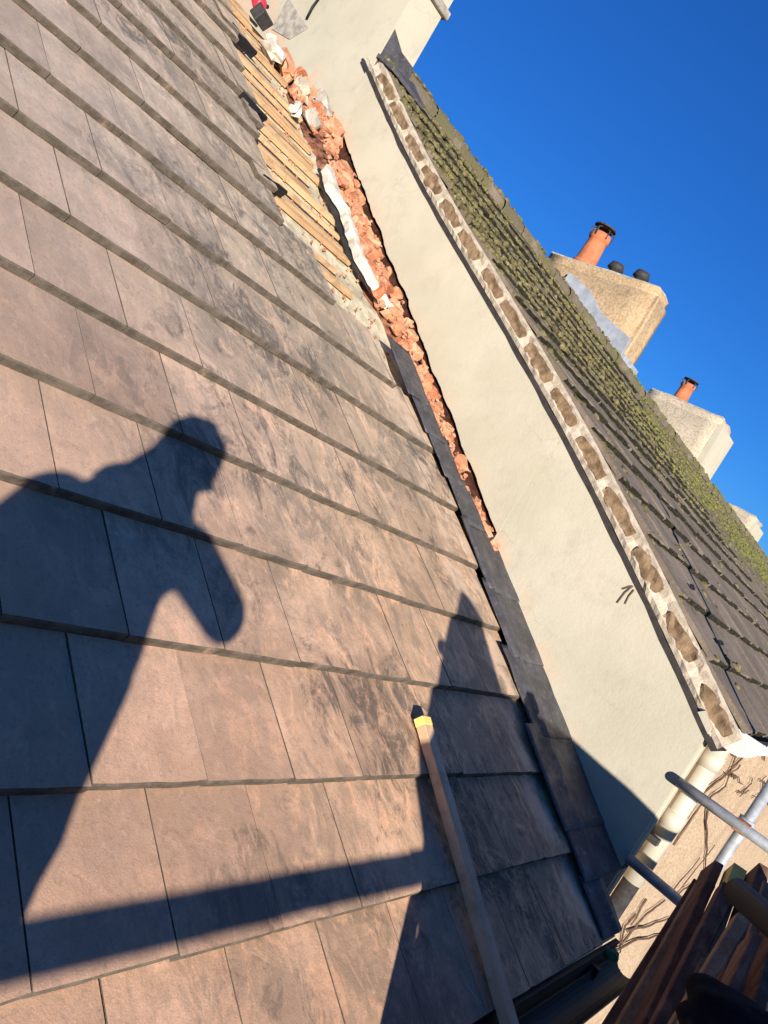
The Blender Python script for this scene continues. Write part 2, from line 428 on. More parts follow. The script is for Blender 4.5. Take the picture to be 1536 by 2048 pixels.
# deck below and back slope
MB().box((-3, -.30, -.30), (3.62, .0, -.16)).build('roof_deck', M['oldwood'], roof)
MB().box((-3, .001, -.30), (3.90, 5.62, -.16)).build('roof_deck', M['oldwood'], roof)
MB().box((-3, -.25, -.16), (2.4, 5.6, -.06)).build('underlay', M['slate'], roof)
MB().box((2.4, -.25, -.16), (3.60, -.001, -.065)).build('underlay', M['slate'], roof)
MB().box((2.4, .0, -.16), (3.90, 2.25, -.065)).build('underlay', M['slate'], roof)
Pr = ORG + UU * 5.62
MB().prism([Vector((-3, Pr.y, Pr.z - .05)), Vector((-3, Pr.y + 4.5, Pr.z - 3.0)), Vector((-3, Pr.y + 4.4, Pr.z - 3.2)), Vector((-3, Pr.y - .1, Pr.z - .3))], (6.9, 0, 0))
bs = MB().prism([Vector((-3, 5.66, -.06)), Vector((-3, 7.8, -3.2)), Vector((-3, 7.5, -3.3)), Vector((-3, 5.60, -.30))], (6.85, 0, 0)).build('back_slope', M['old'], roof)
MB().box((-3, 5.58, -.08), (2.6, 5.64, .0)).build('ridge_board', M['batten'], roof)

# slipped/broken tile tails at torn edge (black wedges for the shaded gaps)
for (px, py, w, a) in [(505, 200, .16, .05), (545, 375, .15, .06), (480, 70, .2, .05), (520, 250, .10, .03)]:
    P = roofp(px, py)
    o = inst('tile', tile_mesh(w, True, .30, int(px)), roof, (P.x - w * .8, P.y - .01, .010), (.02, -.03, a * .4))

for (qa, qb) in [((462, 48), (512, 108)), ((484, 186), (532, 238)), ((524, 352), (572, 386)), ((498, 208), (520, 226))]:
    A, B = roofp(*qa), roofp(*qb); w_ = .026
    n_ = 5; mb = MB()
    for j in range(n_ + 1):
        q = A.lerp(B, j / n_); h_ = w_ * math.sin(math.pi * (.15 + .7 * j / n_)) * U(.7, 1.2)
        mb.v += [(q.x, q.y - h_, .004 + U(0, .004)), (q.x, q.y + h_ * .3, .012 + U(0, .006)), (q.x, q.y, -.05)]
    for j in range(n_):
        for i in range(3): mb.f.append((j * 3 + i, j * 3 + (i + 1) % 3, j * 3 + 3 + (i + 1) % 3, j * 3 + 3 + i))
    mb.f += [(0, 1, 2), (n_ * 3 + 2, n_ * 3 + 1, n_ * 3)]
    mb.build('gap_shade_wedge', M['black'], roof)  # black wedges stand in for the shade under the torn tile ends
# mortar smears where wall side tiles were pointed
for (px, py, L, w, seed) in [(610, 610, .34, .035, 1), (560, 700, .10, .03, 2)]:
    pass

# ------------------------------------------------------------------ lead flashing (a thing lying along the wall)
lead = empty('lead_flashing', ORG, (PITCH, 0, 0))
tag(lead, 'long grey lead flashing lying between the brown tiles and foot of the cream wall', 'flashing')
def lead_piece(u0, u1, prof, seed, name='lead_sheet', lift=0):
    mb = MB(); ny = max(6, int((u1 - u0) / .035)); n = len(prof)
    for j in range(ny + 1):
        y = u0 + (u1 - u0) * j / ny
        for i, (x, z) in enumerate(prof):
            dx = .003 * noise.noise(Vector((seed, y * 3, i * .3))) + (.006 * noise.noise(Vector((seed + 5, y * 9, 0))) if i == 0 else 0)
            dz = .005 * noise.noise(Vector((x * 9, y * 6, seed))) + .002 * noise.noise(Vector((x * 30, y * 26, seed)))
            lf = lift * (1 - (y - u0) / (u1 - u0))
            mb.v.append((x + dx, y, z + dz + lf))
    for j in range(ny):
        for i in range(n - 1):
            a = j * n + i; mb.f.append((a, a + 1, a + n + 1, a + n))
    o = mb.build(name, M['lead'], lead, True)
    s = o.modifiers.new('t', 'SOLIDIFY'); s.thickness = .004
    return o
def lerp_prof(p, n):
    out = []
    for (a, b), (c, d) in zip(p, p[1:]):
        for i in range(n): out.append((a + (c - a) * i / n, b + (d - b) * i / n))
    out.append(p[-1]); return out
full = lerp_prof([(3.43, .010), (3.50, .014), (3.545, .030), (3.59, .012), (3.66, .003), (3.78, .001), (3.86, .002), (3.915, .006), (3.928, .030)], 3)
for k, (a, b, xl) in enumerate([(-.06, .20, 3.40), (.14, .60, 3.37), (.54, .98, 3.44), (.92, 1.34, 3.50), (1.28, 1.70, 3.56)]):
    pr = [(max(x, xl), z + .004) if i < 2 else (x, z) for i, (x, z) in enumerate(full)]
    pr = [(x if x > 3.52 else xl + (x - 3.43) * (3.52 - xl) / .09, z) for x, z in full]
    lead_piece(a, b, pr, k * 3.1, lift=.005)
lead_piece(-.27, -.03, lerp_prof([(3.40, .006), (3.50, .010), (3.545, .028), (3.60, .010), (3.66, .0)], 3), 77)
soak = lambda a, b: lerp_prof([(a, .012), (a + .05, .014), (b - .05, .012), (b, .016)], 3)
for k, (a, b, x0, x1) in enumerate([(1.66, 1.99, 3.53, 3.76), (1.93, 2.26, 3.49, 3.70), (2.20, 2.50, 3.45, 3.66), (2.44, 2.86, 3.40, 3.64)]):
    lead_piece(a, b, soak(x0, x1), 40 + k * 2.7, 'soaker', .006)
# ------------------------------------------------------------------ broken brickwork between roof and wall
br = empty('broken_brickwork', ORG, (PITCH, 0, 0))
tag(br, 'strip of broken orange brick and rubble exposed along the foot of the cream wall', 'masonry')
rl = [(5.62, 3.33), (5.1, 3.44), (4.6, 3.50), (4.13, 3.58), (3.36, 3.55), (3.13, 3.66), (2.69, 3.72), (2.24, 3.69), (1.84, 3.77), (1.60, 3.86)]
def rub_left(u):
    for (a, b), (c, d) in zip(rl, rl[1:]):
        if c <= u <= a: return d + (b - d) * (u - c) / (a - c)
    return 3.86
mb = MB(); n = 90
for j in range(n + 1):
    y = 1.60 + (5.62 - 1.60) * j / n; xl = rub_left(y) - .005
    for i in range(6):
        x = xl + (3.97 - xl) * i / 5
        z = -.045 - (.05 if i > 3 else 0) + .03 * noise.noise(Vector((x * 14, y * 14, 0))) + .03 * (i / 5) - (.05 if i == 0 else 0)
        mb.v.append((x + .02 * noise.noise(Vector((y * 9, 3, i))), y, z))
for j in range(n):
    for i in range(5):
        a = j * 6 + i; mb.f.append((a, a + 1, a + 7, a + 6))
mb.build('mortar_bed', simple('dark_red_rubble', (.17, .075, .045), .95, .1, 0, .6, 25, 1.0, 60), br)
bmeshes = []
for k in range(9):
    rr = random.Random(k + 5); bm = bmesh.new()
    bmesh.ops.create_cube(bm, size=1)
    bmesh.ops.bevel(bm, geom=list(bm.edges), offset=.16, segments=1, affect='EDGES')
    for v in bm.verts: v.co += Vector((rr.uniform(-.13, .13), rr.uniform(-.12, .12), rr.uniform(-.14, .14)))
    me = bpy.data.meshes.new('brick'); bm.to_mesh(me); bm.free(); me.materials.append(M['brick']); bmeshes.append(me)
y = 1.62
while y < 5.55:
    xl = rub_left(y); x = 3.885 + U(-.01, .015); L = U(.05, .12)
    while x > xl + .01:
        w = min(U(.04, .15), x - xl + .02)
        if not (4.25 < y < 5.1 and x < 3.70) and R() < .80:
            inst('brick', random.choice(bmeshes), br, (x - w / 2, y + U(-.02, .02), -.022 + U(-.016, .020)),
                 (U(-.14, .14), U(-.16, .16), U(-.3, .3)), (w * U(.75, 1), L * U(.7, 1), U(.05, .095)))
        x -= w
    y += L * 1.0
mb = MB(); n = 110
for j in range(n + 1):
    y_ = 1.60 + (5.10 - 1.60) * j / n
    for x_, z_ in ((3.90 + .012 * noise.noise(Vector((y_ * 12, 0, 4))), -.06), (3.940, -.01), (3.944, .040 + .01 * noise.noise(Vector((y_ * 20, 0, 8))))): mb.v.append((x_, y_, z_))
for j in range(n):
    for i in range(2): a = j * 3 + i; mb.f.append((a, a + 1, a + 4, a + 3))
mb.build('dark_brown_strip', simple('dark_brown_tone', (.055, .022, .014), .95, .1, 0, .5, 20, .9, 80), br)  # dark brown strip along the lower edge of the render
n = 10
mb = MB()
for q in range(300):
    y_ = U(1.65, 5.5); xl = rub_left(y_); x_ = U(xl - .03, 3.90); a_ = U(.006, .024)
    mb.blob((x_, y_, U(-.02, .02)), (a_, a_ * U(.6, 1.4), a_ * .7), 1, .6, q * .7)
o = mb.build('rubble_crumbs', M['brick'], br); tag(o, kind='stuff')
# white mortar tongue and its dark gap
mb = MB()
key = [roofp(*p) for p in [(655, 335), (668, 385), (690, 420), (705, 470), (722, 520), (745, 560), (768, 598), (785, 625)]]
kw = [.035, .058, .034, .036, .028, .028, .020, .010]; kg = [.02, .03, .08, .07, .065, .055, .045, .03]; pts = []; wd = []; gd = []
for q in range(len(key) - 1):
    for t_ in range(5):
        f_ = t_ / 5; pts.append(key[q].lerp(key[q + 1], f_) + Vector((U(-.006, .006), 0, 0))); wd.append((kw[q] + (kw[q + 1] - kw[q]) * f_) * U(.72, 1.25)); gd.append(kg[q] + (kg[q + 1] - kg[q]) * f_)
k = len(mb.v)
for p, w in zip(pts, wd):
    for dx, z in ((-w, -.03), (-w, .012), (-w * .3, .024), (w, .020), (w, -.05)):
        mb.v.append((p.x + dx + U(-.006, .006), p.y, z + U(-.004, .004)))
for i in range(len(pts) - 1):
    for j in range(4): a = i * 5 + j; mb.f.append((a, a + 1, a + 6, a + 5))
mb.build('white_mortar_strip', M['white'], br)
mb = MB()
for p, w, g in zip(pts, wd, gd):
    mb.v.append((p.x - w - g + U(-.006, .006), p.y, -.040)); mb.v.append((p.x - w * .5, p.y, -.036))
for i in range(len(pts) - 1): a = i * 2; mb.f.append((a, a + 1, a + 3, a + 2))
mb.build('gap_shade_band', M['black'], br)  # black strip paints the shade in the gap left of the mortar
# grey rubble lump
for (px, py, rx, ru, rz, mt) in [(640, 205, .07, .16, .07, 'mortarg'), (668, 265, .09, .10, .09, 'brick'), (625, 240, .05, .07, .05, 'mortarg'), (600, 180, .05, .12, .05, 'mortar'),
                                 (575, 130, .06, .16, .05, 'brick'), (545, 95, .08, .14, .05, 'white'), (590, 220, .03, .05, .04, 'white')]:
    P = roofp(px, py, .0)
    MB().blob((P.x, P.y, .0), (rx, ru, rz), 2, .55, px).build('rubble_stone', M[mt], br)

# ================================================================== cream wall
wall = empty('rendered_wall', (XW, .675, -1.2))
tag(wall, 'smooth cream rendered parapet wall rising from our roof to the mossy roof', 'wall')
def W3(x, y, z): return Vector((x - XW, y - .675, z + 1.2))
top = [(.675, -.345), (.74, -.285), (.95, -.20), (1.16, -.085), (1.61, .155), (2.16, .495), (2.85, .965), (3.56, 1.385), (4.11, 1.70), (4.49, 1.93), (5.06, 2.31)]
def roofz(y, n=0):     # our roof plane height at y
    return (n - H + math.sin(PITCH) * y) / math.cos(PITCH)
mb = MB()
# front skin as a grid, wavy lower edge above the broken brick
def topz(y):
    if y < .74: return -.345 + (y - .675) * .9
    s = (y - .55) / NU.y; q = NORG + NU * s + NV * (wob(s) - .163)
    s += (y - q.y) / NU.y; return (NORG + NU * s + NV * (wob(s) - .163)).z
ys = [.675 + (5.06 - .675) * i / 150 for i in range(151)]
NZ = 5
def botz(y):
    if y < 2.10: return roofz(y) - 1.0
    return roofz(y, .034 + .022 * noise.noise(Vector((y * 6, 0, 0))) + .008 * noise.noise(Vector((y * 25, 0, 0))))
for y in ys:
    t, b = topz(y), botz(y)
    for i in range(NZ + 1):
        z = b + (t - b) * i / NZ
        mb.v.append(W3(XW + .003 * min(1, max(0, 4.9 - y)) * noise.noise(Vector((y * 1.3, z * 1.3, 0))), y, z))
for j in range(150):
    for i in range(NZ): a = j * (NZ + 1) + i; mb.f.append((a, a + 1, a + NZ + 2, a + NZ + 1))
nv = len(mb.v)
o = mb.build('render_face', M['render'], wall); s = o.modifiers.new('t', 'SOLIDIFY'); s.thickness = .025; s.offset = 1
o.modifiers['t'].offset = -1
# core + end return
core = [W3(XW + .028, y, z - .01) for y, z in top]
core = [W3(XW + .028, .70, -2.2)] + [W3(XW + .028, y, topz(y) - .012) for y in [.70 + (5.06 - .70) * i / 30 for i in range(31)]] + [W3(XW + .028, 5.06, .6)]
MB().prism(core, (.24, 0, 0)).build('brick_core', M['mortarg'], wall)
MB().box(W3(XW + .001, .665, -7.0), W3(XW + .055, .70, -.36)).build('end_return', M['render'], wall, bevel=.004)
# chimney stack on the wall
ch = empty('gable_chimney', (XW, 5.06, 2.3))
tag(ch, 'big cream rendered chimney stack at the top end of the cream wall', 'chimney')
def C3(x, y, z): return Vector((x - XW, y - 5.06, z - 2.3))
mb = MB().box(C3(XW, 5.06, -.4), C3(4.27, 7.3, 3.04)); mb.build('stack', M['render'], ch)
MB().box(C3(XW - .035, 5.02, 3.04), C3(4.31, 7.34, 3.10)).build('corbel', M['mortarg'], ch, bevel=.008)
MB().box(C3(XW - .01, 5.045, 3.10), C3(4.285, 7.31, 3.30)).build('chimney_head', M['render'], ch, bevel=.01)
mb = MB().tube([C3(4.1, 5.6, 3.3), C3(4.1, 5.6, 3.36), C3(4.1, 5.6, 3.8)], [.13, .12, .10], 20); mb.build('chimney_pot', M['terracotta'], ch, True)
# lead apron on the street face
def leadpatch(name, pts, d, parent, f):
    return MB().prism([f(*p) for p in pts], d).build(name, M['lead'], parent, bevel=.002)
leadpatch('lead_apron', [(XW + .004, 5.052, 2.30), (XW + .004, 5.052, 2.665), (4.10, 5.052, 2.60), (4.285, 5.052, 2.60), (4.285, 5.052, 2.36)], (0, -.006, 0), ch, C3)
MB().prism([C3(XW - .02, 5.05, 2.42), C3(XW + .02, 4.86, 2.36), C3(4.34, 4.80, 2.33), C3(4.36, 5.05, 2.50)], (0, 0, .03)).build('lead_skirt', M['lead'], ch, bevel=.003)
mb = MB().prism([C3(XW - .002, 6.00, 2.56), C3(XW - .002, 6.46, 2.79), C3(XW - .002, 6.45, 2.50), C3(XW - .002, 6.15, 2.44)], (-.006, 0, 0))
mb.build('mortar_patch', M['mortarg'], ch)
a, b = atx(640, -6, XW - .01), atx(613, 38, XW - .01)
MB().tube([C3(*a), C3(*((a + b) / 2 + Vector((-.01, 0, 0)))), C3(*b)], .011, 8).build('thin_black_line', M['black'], ch, True)  # thin black line on the upper face of the chimney

# ================================================================== neighbour's roof
nr = empty('mossy_roof', NORG, (NP, 0, 0))
tag(nr, 'old dark brown tiled roof beyond the cream wall, mossy towards the ridge', 'roof')
NLEN = 5.46
def wob(s):
    if s < 2.9: return .04 * math.sin(math.pi * s / 2.9)
    return -.045 * math.sin(math.pi * (s - 2.9) / (NLEN - 2.9))
GN = .3413; NR = 16; NTW = .36
def old_tile_mesh(w, seed):
    rr = random.Random(seed); w2 = w - .002; th = .030; L = .41
    prof = [(0, -th), (-.002, -.006), (.006, 0), (L, -.034), (L, -.055), (.03, -th)]
    nx = 5; vs = []; fs = []
    for i in range(nx + 1):
        for (y, z) in prof: vs.append((i / nx * w2, y + (rr.uniform(-.006, .006) if y < .02 else 0), z + rr.uniform(-.003, .003)))
    n = len(prof)
    for i in range(nx):
        for j in range(n): a = i * n + j; b = i * n + (j + 1) % n; fs.append((a, b, b + n, a + n))
    fs.append(tuple(range(n))[::-1]); fs.append(tuple(nx * n + j for j in range(n)))
    me = MB().add(vs, fs).mesh('roof_tile', M['old']); me.materials.append(M['oldtail'])
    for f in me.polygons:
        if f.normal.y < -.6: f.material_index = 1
    return me
om = [old_tile_mesh(NTW, 50 + i) for i in range(6)]
far = MB()
for k in range(NR):
    s0 = k * GN; off = 3.975 + (0 if k % 2 else -.18)
    c = 0
    while off + c * NTW < 34:
        x = off + c * NTW; zz = wob(s0) + U(-.004, .006)
        if c < 18:
            w = NTW; xx = x
            if x < 3.97: w = NTW - .18; xx = 3.975
            me = random.choice(om) if w == NTW else old_tile_mesh(w, k)
            inst('roof_tile', me, nr, (xx, s0 + U(-.006, .006), zz), (U(-.006, .006) + (wob(s0 + .3) - wob(s0)) / .3, U(-.005, .005), U(-.003, .003)))
        else:
            far.box((x, s0, -.07 + zz), (x + NTW - .006, s0 + GN + .05, 0 + zz - .002), Matrix.Rotation(0, 4, 'X'), .0)
            for q in range(4, 9):  # slope the upper verts down like the near tiles
                pass
            b = len(far.v) - 8
            for i in range(8):
                vx, vy, vz = far.v[b + i]
                if vy > s0 + .2: far.v[b + i] = (vx, vy, vz - .032)
                else: far.v[b + i] = (vx, vy + U(-.004, .004), vz + U(-.003, .003))
        c += 1
o = far.build('far_roof_tiles', M['old'], nr); tag(o, kind='stuff')
mb = MB()
for j in range(17):
    s = j * NLEN / 16; 
    mb.v += [(3.96, s, wob(s) - .075), (34, s, wob(s) - .075), (3.96, s, wob(s) - .16), (34, s, wob(s) - .16)]
for j in range(16):
    a = j * 4; mb.f += [(a, a + 1, a + 5, a + 4), (a + 2, a + 6, a + 7, a + 3), (a, a + 4, a + 6, a + 2), (a + 1, a + 3, a + 7, a + 5)]
mb.build('roof_deck', M['slate'], nr)
MB().prism([(4.3, NLEN - .02, -.05), (4.3, NLEN + 2.0, -4.2), (4.3, NLEN + 1.7, -4.3), (4.3, NLEN - .1, -.3)], (29.7, 0, 0)).build('back_slope', M['old'], nr)
# ridge tiles
def ridge_mesh():
    mb = MB(); n = 8
    for xx in (0, .45):
        for i in range(n + 1):
            a = math.pi * (-.12 + 1.24 * i / n); mb.v.append((xx, math.cos(a) * .12, math.sin(a) * .095))
    for i in range(n): mb.f.append((i, i + 1, i + n + 2, i + n + 1))
    me = mb.mesh('ridge_tile', M['old']); return me
rm = ridge_mesh(); x = 4.32; k = 0
while x < 33:
    o = inst('ridge_tile', rm, nr, (x, NLEN - .005, -.055 + .008 * math.sin(k * 1.7)), (-NP, 0, 0)); x += .445 + .01; k += 1
    o.scale = (.985, 1, 1)
# verge: undercloak, mortar, brown pockets
mb = MB(); n = 60
for j in range(n + 1):
    s = -.02 + (NLEN - .12) * j / n; w = wob(s)
    w += .010 * noise.noise(Vector((s * 5, 1, 1)))
    for (x, z) in ((3.900, -.176), (3.900, -.156), (4.2, -.148), (4.2, -.166)): mb.v.append((x, s, z + w))
for j in range(n):
    for i in range(4): a = j * 4 + i; b = j * 4 + (i + 1) % 4; mb.f.append((a, b, b + 4, a + 4))
mb.build('undercloak', M['slate'], nr)
mb = MB()
for j in range(181):
    s = -.02 + (NLEN - .12) * j / 180; w = wob(s)
    e = lambda q: .012 * noise.noise(Vector((s * 16, q, 1))) + .006 * noise.noise(Vector((s * 50, q, 1)))
    for (x, z) in ((3.935 + e(1), -.152), (3.925 + e(2), -.125), (3.95 + e(3), -.085 + e(6)), (3.942 + e(4), -.048 + e(7) * .7), (3.972 + e(5), -.038), (4.05, -.036)): mb.v.append((x, s, z + w))
for j in range(180):
    for i in range(5): a = j * 6 + i; mb.f.append((a, a + 1, a + 7, a + 6))
mb.build('mortar_bed', M['mortar'], nr)
for k in range(NR - 1):
    s0 = k * GN + U(.0, .05); L = U(.235, .30); w = wob(s0 + .13)
    mb = MB(); n = 7; hh = U(.033, .045)
    for j in range(n + 1):
        s = s0 + L * j / n; e = hh * (math.sin(math.pi * (.10 + .80 * j / n)) ** .3) * U(.72, 1.12); zc = -.088 - .010 * (j / n) + w
        for (x, z) in ((3.955, -e * 1.05), (3.928 + U(-.004, .003), -e * .95), (3.930 + U(-.006, .006), 0), (3.928 + U(-.004, .003), e * .95), (3.955, e * 1.05)): mb.v.append((x, s, zc + z))
    for j in range(n):
        for i in range(4): a = j * 5 + i; mb.f.append((a, a + 1, a + 6, a + 5))
    mb.f += [(0, 1, 2, 3, 4), tuple(n * 5 + i for i in (4, 3, 2, 1, 0))]
    mb.build('verge_filling', M['pocket'], nr)
# moss
me_v = MB()
tmpl = []
for q in range(4):
    t = MB().blob((0, 0, 0), (1, 1, .8), 1, .5, q * 3.3); tmpl.append((t.v, t.f))
def add_moss(x, s, r, h):
    v, f = random.choice(tmpl); a = U(0, 6.28); ca, sa = math.cos(a), math.sin(a)
    z = wob(s) - .016 * (s % GN) / GN * 2
    q = U(.5, 1.3); me_v.add([(x + r * (q * p[0] * ca - p[1] * sa), s + r * (q * p[0] * sa + p[1] * ca), z + h * p[2]) for p in v], f)
cnt = 0
while cnt < 15000:
    x = 4.0 + (33 - 4.0) * R() ** 1.9; s = U(.2, NLEN)
    ld = .04 + .9 * max(0, min(1, (s - 2.0 - .012 * (x - 4)) / 1.5)) ** 1.2
    ld *= max(.03, .5 + 2.2 * noise.noise(Vector((x * 1.3, s * 2.2, 3))) + .8 * noise.noise(Vector((x * 5, s * 6, 8))))
    if s < 3.0: ld *= .5
    if x > 9 and s > 4.9: ld *= .1
    if R() > ld: continue
    if R() < .28: s = round(s / GN) * GN + U(-.03, .08)
    if s > NLEN - .02: continue
    rr_ = (.007 + .030 * R() ** 2.4) * (1 + .035 * (x - 4)); add_moss(x, s, rr_, rr_ * U(.4, 1.1)); cnt += 1
for q in range(2600):
    x = 4.35 + 28 * R() ** 1.7; rr_ = U(.012, .034) * (1 + .03 * (x - 4)); v, f = random.choice(tmpl); yy = U(-.13, .06)
    if noise.noise(Vector((x * 2.1, 0, 9))) < -.12 and R() < .8: continue
    me_v.add([(x + rr_ * p[0] * 1.3, NLEN + yy + rr_ * p[1], .055 - .9 * abs(yy) + rr_ * .7 * p[2]) for p in v], f)
o = me_v.build('moss', M['moss'], nr, True); tag(o, kind='stuff')
# tile nibs / nail clips and black crack marks
for (px, py) in [(1372, 1180), (1432, 1290)]:
    d = ray(px, py); c0 = NORG.dot(NV); P = d * (c0 / NV.dot(d)); s = (P - NORG).dot(NU)
    MB().box((P.x - .03, s - .012, wob(s)), (P.x + .03, s + .012, wob(s) + .012), jit=.004).build('tile_clip', M['black'], nr)

# ------------------------------------------------------------------ neighbour's house front, gutter, pipe
fr = MB().box((XW + .055, .79, -7.2), (34, 1.0, -.46)).build('roughcast_house', M['pebble'])
tag(fr, 'tan pebbledashed house front below the mossy roof, beside the cream downpipe', 'house')
gut = empty('white_gutter', (3.99, .57, -.285)); tag(gut, 'pale grey half round gutter with stop end under the mossy roof', 'gutter')
mb = MB(); n = 10; gx = [3.99, 34]
for x in gx:
    for i in range(n + 1):
        a = math.pi + math.pi * i / n; mb.v.append((x - 3.99, .10 * math.cos(a), .10 * math.sin(a)))
for i in range(n): mb.f.append((i, i + 1, i + n + 2, i + n + 1))
o = mb.build('gutter_trough', M['whiteplastic'], gut, True); s = o.modifiers.new('t', 'SOLIDIFY'); s.thickness = .004
mb = MB(); pts = [(0, .112 * math.cos(math.pi + math.pi * i / n), .112 * math.sin(math.pi + math.pi * i / n)) for i in range(n + 1)]
mb.prism([Vector(p) + Vector((-.006, 0, 0)) for p in pts], (.012, 0, 0)); mb.build('stop_end', M['whiteplastic'], gut)
MB().box((.04, .06, -.14), (30, .22, .03)).build('fascia_board', M['cladpipe'], gut)
cb = MB().box((4.0, .745, -7.1), (4.30, .785, -.42)).build('corner_shade_strip', M['slate'], None, bevel=.004); tag(cb, 'added dark strip for the shade between the cream wall end and the cream downpipe', 'board')  # dark strip added where only the shade beside the wall end falls
dp = empty('downpipe', (4.60, .715, -.45)); tag(dp, 'round cream downpipe running down the tan wall beside the cream wall corner', 'downpipe')
MB().tube([(0, 0, .05), (0, 0, -.86)], .055, 20).build('pipe', M['cladpipe'], dp, True)
MB().tube([(0, 0, -.84), (0, 0, -6.7)], .048, 16).build('lower_pipe', M['darkmetal'], dp, True)
for z in (-.05, -.42): MB().tube([(0, 0, z), (0, 0, z - .09)], .062, 20).build('pipe_collar', M['cladpipe'], dp, True)
for z in (-.62, -2.2): MB().box((-.09, -.02, z), (.09, .075, z + .04)).build('pipe_bracket', M['darkmetal'], dp, bevel=.004)
# dead creeper on the house front
cr = empty('dead_creeper', (4.6, .78, -1.0)); tag(cr, 'thin dark dead creeper stems spread over the tan roughcast wall', 'creeper')
def stem(pp, rad, y=.775):
    pts = [aty(px, py, y) - Vector((4.6, .78, -1.0)) for px, py in pp]; out = []
    for a, b in zip(pts, pts[1:]):
        for i in range(4): out.append(a.lerp(b, i / 4) + Vector((U(-.012, .012), U(-.006, 0), U(-.012, .012))))
    out.append(pts[-1])
    MB().tube(out, [rad * (1 - .5 * i / len(out)) for i in range(len(out))], 5).build('stem', M['stem'], cr)
stem([(1318, 1640), (1345, 1600), (1385, 1540), (1420, 1490)], .012)
stem([(1300, 1720), (1340, 1660), (1395, 1590), (1440, 1560), (1500, 1500)], .012)
stem([(1345, 1690), (1400, 1610), (1450, 1570), (1475, 1500)], .009)
stem([(1412, 1620), (1413, 1700), (1410, 1745)], .009)
stem([(1380, 1770), (1350, 1790), (1430, 1690)], .007)
stem([(1345, 1780), (1400, 1715)], .006)
for q in range(16):
    a = (U(1450, 1530), U(1490, 1600)); b = (a[0] + U(-25, 25), a[1] + U(-30, 30)); c = (b[0] + U(-25, 25), b[1] + U(-20, 30)); stem([a, b, c], .006)
for pp in [[(1240, 1890), (1290, 1830), (1330, 1800)], [(1255, 1860), (1300, 1850), (1340, 1835)], [(1225, 1900), (1275, 1880), (1320, 1868), (1345, 1870)], [(1270, 1830), (1250, 1850), (1240, 1905)], [(1290, 1800), (1262, 1850)], [(1190, 1985), (1215, 1950), (1240, 1940)]]:
    stem(pp, .010)
# twig caught under the verge
tw = empty('verge_twig', atx(1262, 1178, 3.90)); tag(tw, 'small forked twig poking from the verge onto the cream wall', 'twig')
for pp in [[(1266, 1172), (1250, 1185), (1234, 1206)], [(1268, 1180), (1258, 1192), (1250, 1208)], [(1262, 1172), (1245, 1178)]]:
    MB().tube([atx(px, py, 3.90) - tw.location for px, py in pp], .004, 5).build('branch', M['stem'], tw)

# ------------------------------------------------------------------ chimneys along the ridge
def pot(parent, x, y, z, h, r, cage=True):
    p = MB().tube([(x, y, z), (x, y, z + h * .12), (x, y, z + h * .14), (x, y, z + h * .8), (x, y, z + h * .82), (x, y, z + h)], [r * 1.15, r * 1.12, r, r * .86, r * .98, r * .95], 20).build('chimney_pot', M['terracotta'], parent, True)
    if cage:
        mb = MB()
        for i in range(6):
            a = i * math.pi / 3; mb.tube([(x + r * math.cos(a), y + r * math.sin(a), z + h * .86), (x + r * 1.1 * math.cos(a), y + r * 1.1 * math.sin(a), z + h * 1.08), (x + r * .4 * math.cos(a), y + r * .4 * math.sin(a), z + h * 1.2)], .012, 5)
        mb.tube([(x, y, z + h * 1.17), (x, y, z + h * 1.21)], r * 1.05, 14)
        mb.build('bird_guard', M['darkmetal'], p)
    return p
def chimney(x0, x1, y0, y1, zt, mt, side, label, name='ridge_chimney'):
    e = empty(name, (x0, y0, 2.0)); tag(e, label, 'chimney', 'chimney stacks along the mossy ridge')
    F = lambda x, y, z: Vector((x - x0, y - y0, z - 2.0))
    # stack with slightly uneven rounded shoulders
    mb = MB(); ny = 14; nz = 10
    bm = bmesh.new(); bmesh.ops.create_cube(bm, size=1); bmesh.ops.bevel(bm, geom=list(bm.edges), offset=.03, segments=2, affect='EDGES')
    bmesh.ops.subdivide_edges(bm, edges=list(bm.edges), cuts=5, use_grid_fill=True)
    for v in bm.verts:
        q = Vector((x0 + (v.co.x + .5) * (x1 - x0), y0 + (v.co.y + .5) * (y1 - y0), -.5 + (v.co.z + .5) * (zt + .5)))
        q += Vector((noise.noise(q * 2.2), noise.noise(q * 2.2 + Vector((9, 0, 0))), noise.noise(q * 2.2 + Vector((0, 9, 0))))) * .045
        v.co = F(*q)
    me = bpy.data.meshes.new('stack'); bm.to_mesh(me); bm.free(); me.materials.append(M[mt])
    for f in me.polygons: f.use_smooth = True
    o = bpy.data.objects.new('stack', me); col.objects.link(o); o.parent = e
    bm = bmesh.new(); bmesh.ops.create_cube(bm, size=1); bmesh.ops.subdivide_edges(bm, edges=list(bm.edges), cuts=6, use_grid_fill=True)
    for v in bm.verts:
        q = Vector((x0 + .05 + (v.co.x + .5) * (x1 - x0 - .10), y0 + .06 + (v.co.y + .5) * (y1 - y0 - .12), zt - .05 + (v.co.z + .5) * .09))
        q += Vector((noise.noise(q * 3), noise.noise(q * 3 + Vector((9, 0, 0))), noise.noise(q * 3.2))) * .03
        v.co = F(*q)
    me = bpy.data.meshes.new('mortar_cap'); bm.to_mesh(me); bm.free(); me.materials.append(M['mortarg'])
    o = bpy.data.objects.new('mortar_cap', me); col.objects.link(o); o.parent = e
    if side: MB().box(F(x0 + .02, y0 - .06, 1.5), F(x1 - .02, y0 + .05, zt - .12)).build('side_render', M['render'], e)
    return e, F
LG = simple('pale_grey_lead', (.34, .36, .38), .6, .4, .1, .2, 6, .3, 30)
e1, F = chimney(10.34, 10.85, 5.36, 7.42, 3.83, 'roughc', False, 'ochre roughcast chimney with one tall clay pot, nearest on the mossy ridge')
